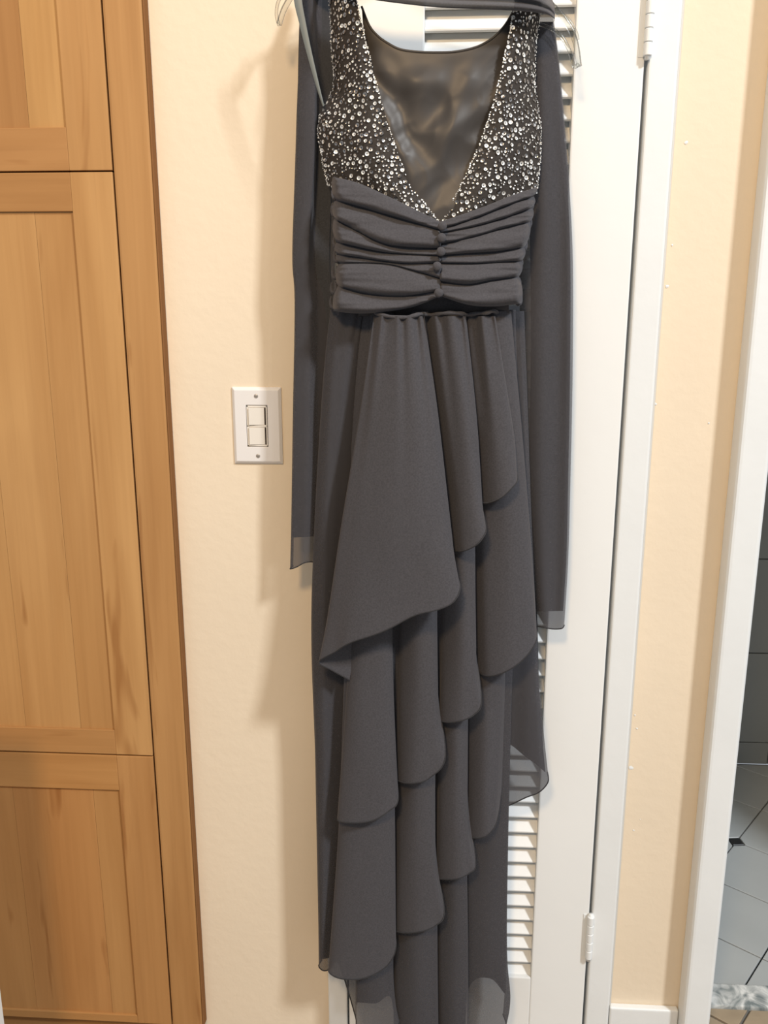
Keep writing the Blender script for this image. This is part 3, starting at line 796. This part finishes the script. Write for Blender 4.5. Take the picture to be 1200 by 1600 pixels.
# ================================================================== SHAWL
shawl = thing('chiffon_shawl', 'dark grey sheer chiffon shawl draped over the hanger, ends hanging down', 'shawl', (at(660, 300, .1).x, -.07, .6))
def sput(o): return setp(o, shawl)
def drape(name, cols, m, rows=70, sub=7, hem=True):
    P = loft(cols, rows, sub, off=-.004, wob=.002)
    o = sput(grid(name, P, m, None))
    if hem:
        h = tube('hem', P[-1], .0010, M['hem'], None, 5); h.parent = o
    return o
left = [
 [(474, -10, .060), (470, 100, .060), (464, 250, .060), (460, 400, .060), (464, 480, .060), (460, 700, .060), (458, 884, .060)],
 [(466, -10, .068), (468, 70, .068), (463, 200, .070), (457, 390, .072), (461, 480, .070), (457, 700, .070), (453, 889, .070)],
 [(476, -10, .078), (479, 100, .078), (474, 230, .080), (470, 390, .080), (474, 480, .076), (470, 700, .076), (463, 886, .075)],
 [(486, -10, .080), (490, 100, .078), (489, 230, .082), (481, 390, .080), (484, 480, .076), (481, 700, .078), (474, 880, .078)],
 [(490, -10, .072), (494, 100, .070), (492, 230, .072), (485, 390, .072), (490, 480, .070), (488, 700, .073), (484, 878, .074)],
 [(496, -10, .060), (498, 100, .058), (495, 230, .056), (492, 400, .056), (497, 480, .060), (497, 700, .064), (494, 878, .066)],
 [(510, -10, .054), (508, 100, .054), (503, 230, .052), (503, 400, .052), (508, 480, .056), (510, 700, .06), (508, 876, .06)],
 [(530, -10, .050), (528, 100, .05), (522, 230, .05), (524, 400, .05), (524, 480, .052), (524, 700, .056), (524, 876, .056)],
]
drape('hanging_end', left, M['chiffon'])
le = [(469, -8), (466, 100), (464, 220), (458.5, 390), (462.5, 480), (459, 700), (456, 840)]
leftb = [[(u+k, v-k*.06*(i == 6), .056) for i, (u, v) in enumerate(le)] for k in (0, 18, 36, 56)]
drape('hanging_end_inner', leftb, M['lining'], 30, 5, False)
right = [
 [(806, 24, .052), (812, 120, .052), (812, 300, .050), (808, 480, .048), (812, 700, .048), (820, 900, .048), (826, 974, .048)],
 [(826, 22, .060), (830, 120, .062), (830, 300, .062), (822, 480, .060), (824, 700, .060), (832, 900, .060), (838, 978, .060)],
 [(842, 20, .066), (846, 120, .070), (850, 300, .072), (846, 480, .070), (845, 700, .070), (848, 900, .070), (852, 981, .070)],
 [(854, 18, .064), (862, 120, .068), (872, 300, .066), (872, 480, .064), (870, 700, .064), (868, 900, .064), (866, 983, .066)],
 [(862, 22, .060), (872, 110, .064), (886, 270, .066), (890, 420, .068), (890, 640, .068), (886, 840, .066), (878, 982, .066)],
 [(865, 28, .052), (876, 120, .056), (889, 285, .058), (895, 430, .060), (894, 640, .060), (889, 840, .058), (882, 977, .058)],
]
drape('hanging_end', right, M['chiffon'])
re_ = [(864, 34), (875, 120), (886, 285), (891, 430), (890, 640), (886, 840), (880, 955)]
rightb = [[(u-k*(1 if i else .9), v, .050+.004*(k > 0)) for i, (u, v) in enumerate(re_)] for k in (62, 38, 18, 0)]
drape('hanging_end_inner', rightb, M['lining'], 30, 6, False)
# band across the top: it sags from the left shoulder and folds down over the right end of the hanger
band = []
for u, vt, vb, dd in ((478, -40, 4, .066), (500, -46, -6, .08), (535, -50, -12, .135), (575, -46, -2, .150), (620, -44, 5, .152), (680, -42, 11, .152), (740, -38, 14, .150), (800, -34, 17, .148), (835, -26, 19, .142), (856, -10, 23, .125), (866, 6, 30, .09), (866, 14, 34, .06)):
    band.append([(u, vt, dd-.03), (u, vt+(vb-vt)*.3, dd-.006), (u, vt+(vb-vt)*.55, dd+.002), (u, vt+(vb-vt)*.72, dd-.006), (u, vt+(vb-vt)*.85, dd+.004), (u, vb, dd-.004), (u, vb-2, dd-.02)])
drape('neck_drape', band, M['chiffon2'], 26, 6, False)

# ================================================================== CLEAR HANGER
hang = thing('coat_hanger', 'clear plastic clothes hanger holding the dress, its curved ends showing at both shoulders', 'hanger', (at(668, -90, .10).x, -.10, at(668, -90, .10).z))
def hput(o): return setp(o, hang)
hd = .072
armp = [(436, 38), (446, 10), (470, -22), (530, -55), (600, -88), (668, -112), (740, -80), (800, -38), (850, -2), (880, 28), (898, 62), (905, 104)]
up = [cr(armp, i/80*(len(armp)-1)) for i in range(81)]
hput(tube('shoulder_arm', [at(u, v, hd) for u, v in up], .0045, M['clear'], None, 8, None, .6))
low = [(436, 40), (432, 22), (436, 0), (452, -20)]
hput(tube('end_loop', [at(*cr(low, i/20*3), hd) for i in range(21)], .0024, M['clear'], None, 8))
low = [(904, 100), (897, 104), (890, 80), (878, 58), (862, 45), (838, 36)]
hput(tube('end_loop', [at(*cr(low, i/20*5), hd) for i in range(21)], .0026, M['clear'], None, 8))
low = [(868, 20), (884, 26), (899, 48), (903, 62)]
hput(tube('end_loop', [at(*cr(low, i/20*3), hd+.004) for i in range(21)], .0022, M['clear'], None, 8))
c = at(668, -112, hd)
hk = [c+Vector(p) for p in ((0, 0, 0), (0, 0, .03), (.002, 0, .06), (0, .012, .085), (0, .035, .10))]
yt = DY+.012
hk = [tuple(p) for p in hk]
top_z = DOORTOP+.004
hk = [(c.x, c.y, c.z), (c.x, c.y, c.z+.02), (c.x, c.y+.004, top_z-.02), (c.x, c.y+.03, top_z+.003), (c.x, DY, top_z+.002), (c.x, DY+.036, top_z), (c.x, DY+.040, top_z-.03)]
n_ = 36
hput(tube('hook', [cr(hk, i/n_*(len(hk)-1)) for i in range(n_+1)], .0018, M['steel'], None, 8))
bpy.context.view_layer.update()
